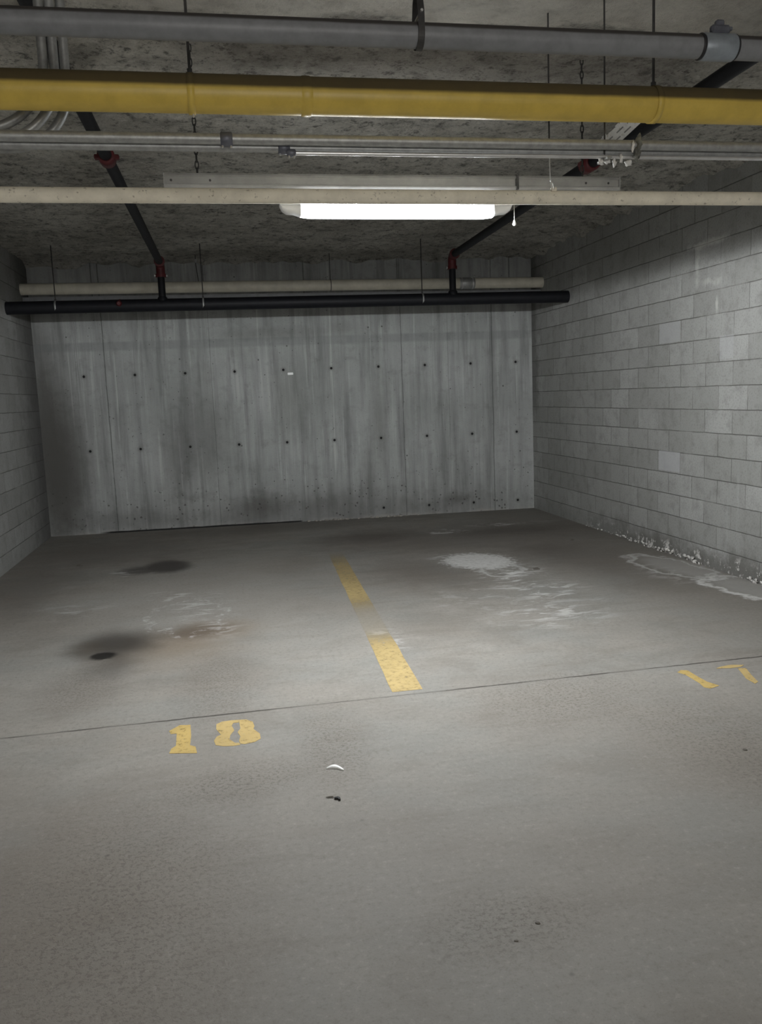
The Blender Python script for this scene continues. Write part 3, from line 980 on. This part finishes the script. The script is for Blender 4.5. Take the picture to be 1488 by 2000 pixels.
# ------------------------------------------------------------------ sprinkler pipes
def branch(x0, z0, x1, z, yend, label, zdrop, yc):
    t = thing('sprinkler_branch', (x1, yend, z), label, 'pipe', 'black sprinkler branch pipes under the ceiling')
    r = .040
    MB().tube([(x0 + (x0 - x1) / (yend - 4.0) * 10.9, -6.9, min(3.32, z0 + .0)), (x0, 4.0, z0), (x1, yend - .06, z)], r, 24).build('pipe_run', M_BLACK, t)
    el = MB()
    pts = [Vector((x1, yend - .12, z))] + [Vector((x1, yend - .07, z - .07)) + Vector((0, .07 * math.sin(a), .07 * math.cos(a))) for a in [PI / 2 * i / 8 for i in range(9)]] + [Vector((x1, yend, z - .14))]
    el.tube(pts, .048, 24)
    for (a, b) in ((pts[0] + Vector((0, -.012, 0)), pts[0] + Vector((0, .02, 0))), (pts[-1] + Vector((0, 0, .02)), pts[-1] + Vector((0, 0, -.015)))):
        el.tube([a, b], .058, 24)
    e = el.build('elbow', M_RED, t)
    tag(e, 'red elbow')
    for s in (-1, 1):
        MB().box((x1 + s * .058 - .016, yend - .012, z - .15), (x1 + s * .058 + .016, yend + .012, z - .125), .004).build('bolt_ear', M_ZINC, e)
    MB().tube([(x1, yend, z - .13), (x1, yend, zdrop)], r * .98, 24).build('drop', M_BLACK, t)
    # grooved red coupling with a sprinkler outlet further out
    f = (yc - 4.0) / (yend - 4.0)
    xc = x0 + (x1 - x0) * f
    zk, z = z, z0 + (z - z0) * f
    co = MB().tube([(xc, yc - .068, z), (xc, yc - .063, z), (xc, yc + .063, z), (xc, yc + .068, z)], [.045, .056, .056, .045], 24).build('coupling', M_RED, t)
    tag(co, 'red coupling')
    for s in (-1, 1):
        MB().box((xc + s * .062 - .018, yc - .025, z - .014), (xc + s * .062 + .018, yc + .025, z + .014), .005).build('bolt_ear', M_RED, co)
    sp = MB().tube([(xc, yc, z + .05), (xc, yc, z + .10)], .017, 12)
    sp.tube([(xc, yc, z + .135), (xc, yc, z + .14)], .022, 14)
    sp.tube([(xc - .016, yc, z + .1), (xc - .016, yc, z + .125), (xc, yc, z + .138)], .003, 6)
    sp.tube([(xc + .016, yc, z + .1), (xc + .016, yc, z + .125), (xc, yc, z + .138)], .003, 6)
    sp.build('sprinkler_head', M_CAST, t)
    return t


MX = lambda x: skew(x, 9.90)
branch(-.687, 3.31, -.556, 3.15, MX(-.556), 'black sprinkler branch with red fittings running along the left ceiling', 2.74, 6.10)
branch(2.66, 3.18, 2.738, 3.18, MX(2.738), 'black sprinkler branch with red fittings running along the right ceiling', 2.74, 5.86)

mp = thing('sprinkler_main', (1.0, MX(1.0), 2.695), 'black sprinkler main running wall to wall before the back wall', 'pipe')
MB().tube([(XL, MX(XL), 2.700), (XR, MX(XR), 2.685)], .069, 32).build('pipe_run', M_BLACK, mp)
for xx in (-.556, 2.738):
    sd = MB().tube([(xx, MX(xx), 2.72), (xx, MX(xx), 2.77), (xx, MX(xx), 2.785)], [.054, .054, .043], 24).build('outlet_collar', M_BLACK, mp)
pg = MB().tube([(-1.02, MX(-1.02) - .06, 2.715), (-1.02, MX(-1.02) - .085, 2.715), (-1.02, MX(-1.02) - .10, 2.715)], [.030, .030, .018], 20)
pg.tube([(-1.02, MX(-1.02), 2.7015), (-1.008, MX(-1.02), 2.7015)], .070, 32)
tag(pg.build('outlet_plug', M_RED, mp), 'red plug and band')
for xx, wh in ((-1.695, 'left end'), (-.115, 'just right of the left drop'), (2.374, 'right part')):
    ring_hanger('rod_hanger', xx, MX(xx), 2.702 - .0024 * (xx - XL), .066, .006, 'dark rod with bright ring, %s of the black main' % wh, 'hangers of the black sprinkler main', M_ZINC, M_ROD, wide=.009, bolt=False)

# ivory pipe along the back wall with a steel ledge under it
WX = lambda x: skew(x, 10.70)
wp = thing('plastic_pipe', (1.0, WX(1.0), 2.98), 'ivory plastic pipe along the back wall above the black main', 'pipe')
MB().tube([(XL, WX(XL), 3.000), (XR, WX(XR), 2.958)], .066, 32).build('pipe_run', M_WPIPE, wp)
bz = 2.965
bd = MB().tube([(3.045, WX(3.045), bz), (3.05, WX(3.05), bz), (3.235, WX(3.235), bz - .001), (3.24, WX(3.24), bz - .001)], [.067, .071, .071, .067], 32).build('steel_coupling', M_ZINC, wp)
tag(bd, 'shiny steel coupling')
for xx in (3.075, 3.21):
    MB().tube([(xx - .008, WX(xx), bz), (xx + .008, WX(xx), bz)], .074, 32).build('clamp_band', M_BRIGHT, bd)
st = MB()
for xx, dx in ((XL, .01), (XR, -.01)):
    pass
n_ = [(XL, WX(XL) + .10, 2.83), (XR, WX(XR) + .10, 2.79)]
v0 = []
for (xx, yy, zz) in n_:
    st.v += [(xx, yy - .045, zz), (xx, yy + .045, zz), (xx, yy + .045, zz + .085), (xx, yy - .045, zz + .085)]
for i in range(4):
    j = (i + 1) % 4
    st.face([i, j, 4 + j, 4 + i])
st.face([3, 2, 1, 0])
st.face([4, 5, 6, 7])
tag(st.build('steel_ledge', M_GREY, loc=(1.0, WX(1.0) + .1, 2.81)), 'grey steel ledge under the ivory pipe along the back wall', 'ledge')
wh_ = thing('pipe_strap', (1.424, WX(1.424), ZC), 'thin dark strap over the ivory pipe below the lamp', 'pipe hanger')
MB().tube([(1.424, WX(1.424), ZC), (1.424, WX(1.424), 3.04)], .004, 8).build('rod', M_ROD, wh_)
MB().tube(arc((1.424, WX(1.424), 2.9764), .070, 0, 2 * PI, 24, (0, 1, 0)), .0045, 8, closed=False).build('ring', M_ROD, wh_)
wh2 = thing('pipe_strap', (-.165, WX(-.165), ZC), 'thin dark wire with pale top hanging beside the rod left of centre', 'pipe hanger')
MB().tube([(-.185, WX(-.165), ZC), (-.185, WX(-.165), 3.25), (-.165, WX(-.165), 3.05)], .005, 8).build('wire', M_ROD, wh2)
MB().tube([(-.185, WX(-.165) - .01, 3.27), (-.185, WX(-.165) - .01, 3.31)], .014, 10).build('anchor', M_HOUSE, wh2)

# white slotted brace from the right sprinkler branch up to the ceiling
ws = thing('slotted_brace', (2.55, 4.97, 3.17), 'white slotted metal brace slanting up to the ceiling beside the right black pipe', 'brace')
bA, bB = Vector((2.325, 4.97, 3.00)), Vector((2.735, 4.97, 3.345))
bd_ = (bB - bA).normalized()
bn_ = Vector((-bd_.z, 0, bd_.x))


def brace_pt(u, v, w):
    return tuple(bA + bd_ * u + bn_ * v + Vector((0, w, 0)))


def brace_box(m, u0, u1, v0, v1, w0, w1):
    n = len(m.v)
    m.v += [brace_pt(u, v, w) for w in (w0, w1) for v in (v0, v1) for u in (u0, u1)]
    for q in ((0, 1, 3, 2), (4, 6, 7, 5), (0, 4, 5, 1), (2, 3, 7, 6), (0, 2, 6, 4), (1, 5, 7, 3)):
        m.face([n + i for i in q])


LB = (bB - bA).length
cb = MB()
brace_box(cb, .05, LB, -.043, .040, 0, .004)
brace_box(cb, .05, LB, -.043, -.039, .004, .036)
brace_box(cb, .10, LB, .036, .040, .004, .036)
for i in range(9):       # torn, uneven lower and left edge
    u = .02 + .035 * i
    brace_box(cb, u, u + .03, .036, .040 + .012 * abs(noise.noise(Vector((i * 1.7, 2, 5)))) * 2, -.001, .004)
cb.build('web', M_STRUT, ws)
for i in range(5):
    u = .09 + i * .088
    for v, du in ((.012, 0), (-.018, .04)):
        m = MB()
        brace_box(m, u + du, u + du + .055, v - .004, v + .004, -.0012, .001)
        m.build('slot', M_SLOTG, ws)

# ------------------------------------------------------------------ painted marks on the floor
pl = MB()
line = []
N = 40
y0_, y1_ = 4.335, 8.70
L_, R_ = [], []
for i in range(N + 1):
    t = i / N
    yy = y0_ + (y1_ - y0_) * t
    xc = .908 + .040 * (yy - y0_)
    hw = .085 - .012 * t
    jl = .006 * noise.noise(Vector((yy * 3, 0, 1)))
    jr = .006 * noise.noise(Vector((yy * 3, 5, 1)))
    L_.append((xc - hw + jl, yy))
    R_.append((xc + hw + jr, yy))
pl.v = [(x, y, .0012) for x, y in L_] + [(x, y, .0012) for x, y in R_]
for i in range(N):
    pl.face([i, N + 1 + i, N + 2 + i, i + 1])
tag(pl.build('parking_line', M_LINE), 'worn yellow parking line on the floor dividing the two bays', 'floor marking')


def marks(name, loc, label, polys):
    t = thing(name, loc, label, 'floor marking')
    for nm, plist, mat in polys:
        m = MB()
        for p in plist:
            m.prism(p, .0002, .0014)
        m.build(nm, mat, t)


ONE = [(-.353, 4.118), (-.305, 4.18), (-.251, 4.17), (-.243, 4.026), (-.244, 3.911), (-.218, 3.887), (-.209, 3.809), (-.337, 3.841), (-.33, 3.893), (-.31, 3.922), (-.314, 4.074), (-.343, 4.078)]
EL = [(-.122, 4.142), (-.093, 4.168), (-.049, 4.172), (-.009, 4.168), (-.01, 4.134), (-.039, 4.132), (-.047, 4.101), (-.035, 4.036), (-.055, 3.981), (-.059, 3.929), (-.033, 3.877), (-.016, 3.877), (-.009, 3.849), (-.04, 3.845), (-.087, 3.854), (-.124, 3.877), (-.133, 3.932), (-.121, 3.978), (-.1, 3.999), (-.123, 4.075)]
ER = [(-.0098, 4.168), (.027, 4.163), (.058, 4.124), (.065, 4.063), (.058, 4.027), (.087, 3.959), (.088, 3.896), (.059, 3.864), (.011, 3.852), (-.0085, 3.862), (-.015, 3.899), (-.007, 3.95), (-.02, 4.008), (-.005, 4.05)]
ONE2 = [(2.43, 4.18), (2.467, 4.209), (2.501, 4.193), (2.498, 4.107), (2.5, 3.996), (2.514, 3.959), (2.527, 3.924), (2.482, 3.906), (2.458, 3.898), (2.437, 3.925), (2.45, 3.99), (2.451, 4.133)]
BAR7 = [(2.668, 4.176), (2.711, 4.198), (2.778, 4.208), (2.849, 4.185), (2.812, 4.161), (2.745, 4.158)]
STEM7 = [(2.782, 4.146), (2.826, 4.133), (2.787, 4.029), (2.754, 3.918), (2.72, 3.896), (2.724, 3.982), (2.757, 4.072)]
marks('painted_number', (-.13, 4.0, 0), 'yellow stencilled number 18 painted on the floor at left', [('digit', [ONE], M_NUM), ('digit', [EL, ER], M_NUM2)])
marks('painted_number', (2.64, 4.05, 0), 'worn yellow number 17 painted on the floor at the right edge', [('digit', [ONE2], M_NUM), ('digit', [BAR7, STEM7], M_NUM2)])

# ------------------------------------------------------------------ small things
# curled pale plastic sliver
ps = MB()
n = 14
for i in range(n + 1):
    t = i / n
    xx = .352 + .072 * t
    yy = 3.478 - .036 * t + .010 * math.sin(t * PI)
    wdt = .012 * math.sin(PI * (.12 + .8 * t)) + .002
    zz = .004 + .010 * math.sin(PI * t)
    dx, dy = .4, .9
    ps.v += [(xx, yy, .001), (xx + dx * wdt, yy + dy * wdt, zz), (xx + dx * wdt * 1.5, yy + dy * wdt * 1.5, zz * .5 + .001)]
for i in range(n):
    for q in range(2):
        a = i * 3 + q
        ps.face([a, a + 1, a + 4, a + 3], True)
o = ps.build('plastic_sliver', M_PLAST, loc=(.39, 3.46, 0))
md = o.modifiers.new('thickness', 'SOLIDIFY')
md.thickness = .0012
tag(o, 'curled pale plastic sliver on the floor right of number 18', 'litter')
ck = MB().prism([(.351, 3.198), (.366, 3.200), (.374, 3.192), (.374, 3.176), (.367, 3.176), (.364, 3.188), (.352, 3.190)], .0, .009)
ck.build('black_chip', M_CHIP, loc=(.362, 3.19, 0))
o = bpy.data.objects['black_chip']
tag(o, 'small bent black chip on the floor below the plastic sliver', 'litter')
tw = MB().tube([(.318, 3.214, .004), (.335, 3.213, .004), (.347, 3.209, .005), (.351, 3.203, .004)], [.001, .003, .003, .001], 8)
tag(tw.build('twig', M_LEAF, loc=(.335, 3.21, 0)), 'tiny brown twig on the floor just left of the black chip', 'litter')
for (xx, yy, s, lb) in ((-1.525, 8.894, .028, 'dark speck of grit on the floor near the left wall'), (2.173, 3.172, .010, 'dark grit speck on the floor below the number 17'),
                        (3.598, 8.313, .022, 'dark pebble on the floor near the foot of the right wall'), (2.708, 7.058, .03, 'thin dark flake lying right of the white lime patch'),
                        (.756, 2.178, .006, 'dark grit speck in the front of the floor, nearer of two'), (.848, 2.242, .008, 'dark grit speck in the front of the floor, further of two')):
    m = MB().lump((xx, yy, s * .2), (s, s * .7, s * .22), xx * 3, rings=6, seg=9, rough=.7)
    tag(m.build('grit_speck', M_LEAF, loc=(xx, yy, 0)), lb, 'grit', 'grit specks on the floor')

# white tag on the back wall
tx = .908
ty = skew(tx, YBL)
tgm = MB().box((tx - .036, ty - .010, 1.915), (tx + .036, ty + .002, 1.945), .006)
o = tgm.build('wall_tag', M_CAP, loc=(tx, ty, 1.93))
tag(o, 'small white plastic tag stuck on the bare back wall', 'tag')

# lime crust along the foot of the right wall, crumbs along the back wall
cr_ = MB()
for i in range(150):
    yy = random.uniform(5.3, 9.5)
    k_ = max(.15, 1.0 - abs(yy - 6.9) / 3.0)
    if noise.noise(Vector((yy * 1.7, 3.3, 0))) < -.12:
        continue
    s = random.uniform(.008, .026) * k_
    cr_.lump((XR - random.uniform(-.002, .02), yy, random.uniform(.002, .05) * k_), (s * .6, s * 1.3, s * .8), i * 1.31, rings=5, seg=8, rough=.9)
tag(cr_.build('lime_crust', M_CRUST, loc=(XR, 7.2, 0)), 'crumbly white lime crust along the foot of the right wall', 'crust', kind='stuff')
cb_ = MB()
for i in range(45):
    xx = random.choice([random.gauss(2.15, .18), random.gauss(1.4, .15)])
    s = random.uniform(.006, .020)
    cb_.lump((xx, skew(xx, YBL) - random.uniform(.015, .05), s * .4), (s * 1.3, s, s * .6), 40 + i * 1.7, rings=5, seg=8, rough=.9)
tag(cb_.build('concrete_crumbs', M_CRUMB, loc=(1.5, YBR, 0)), 'loose concrete crumbs along the foot of the back wall', 'crumbs', kind='stuff')
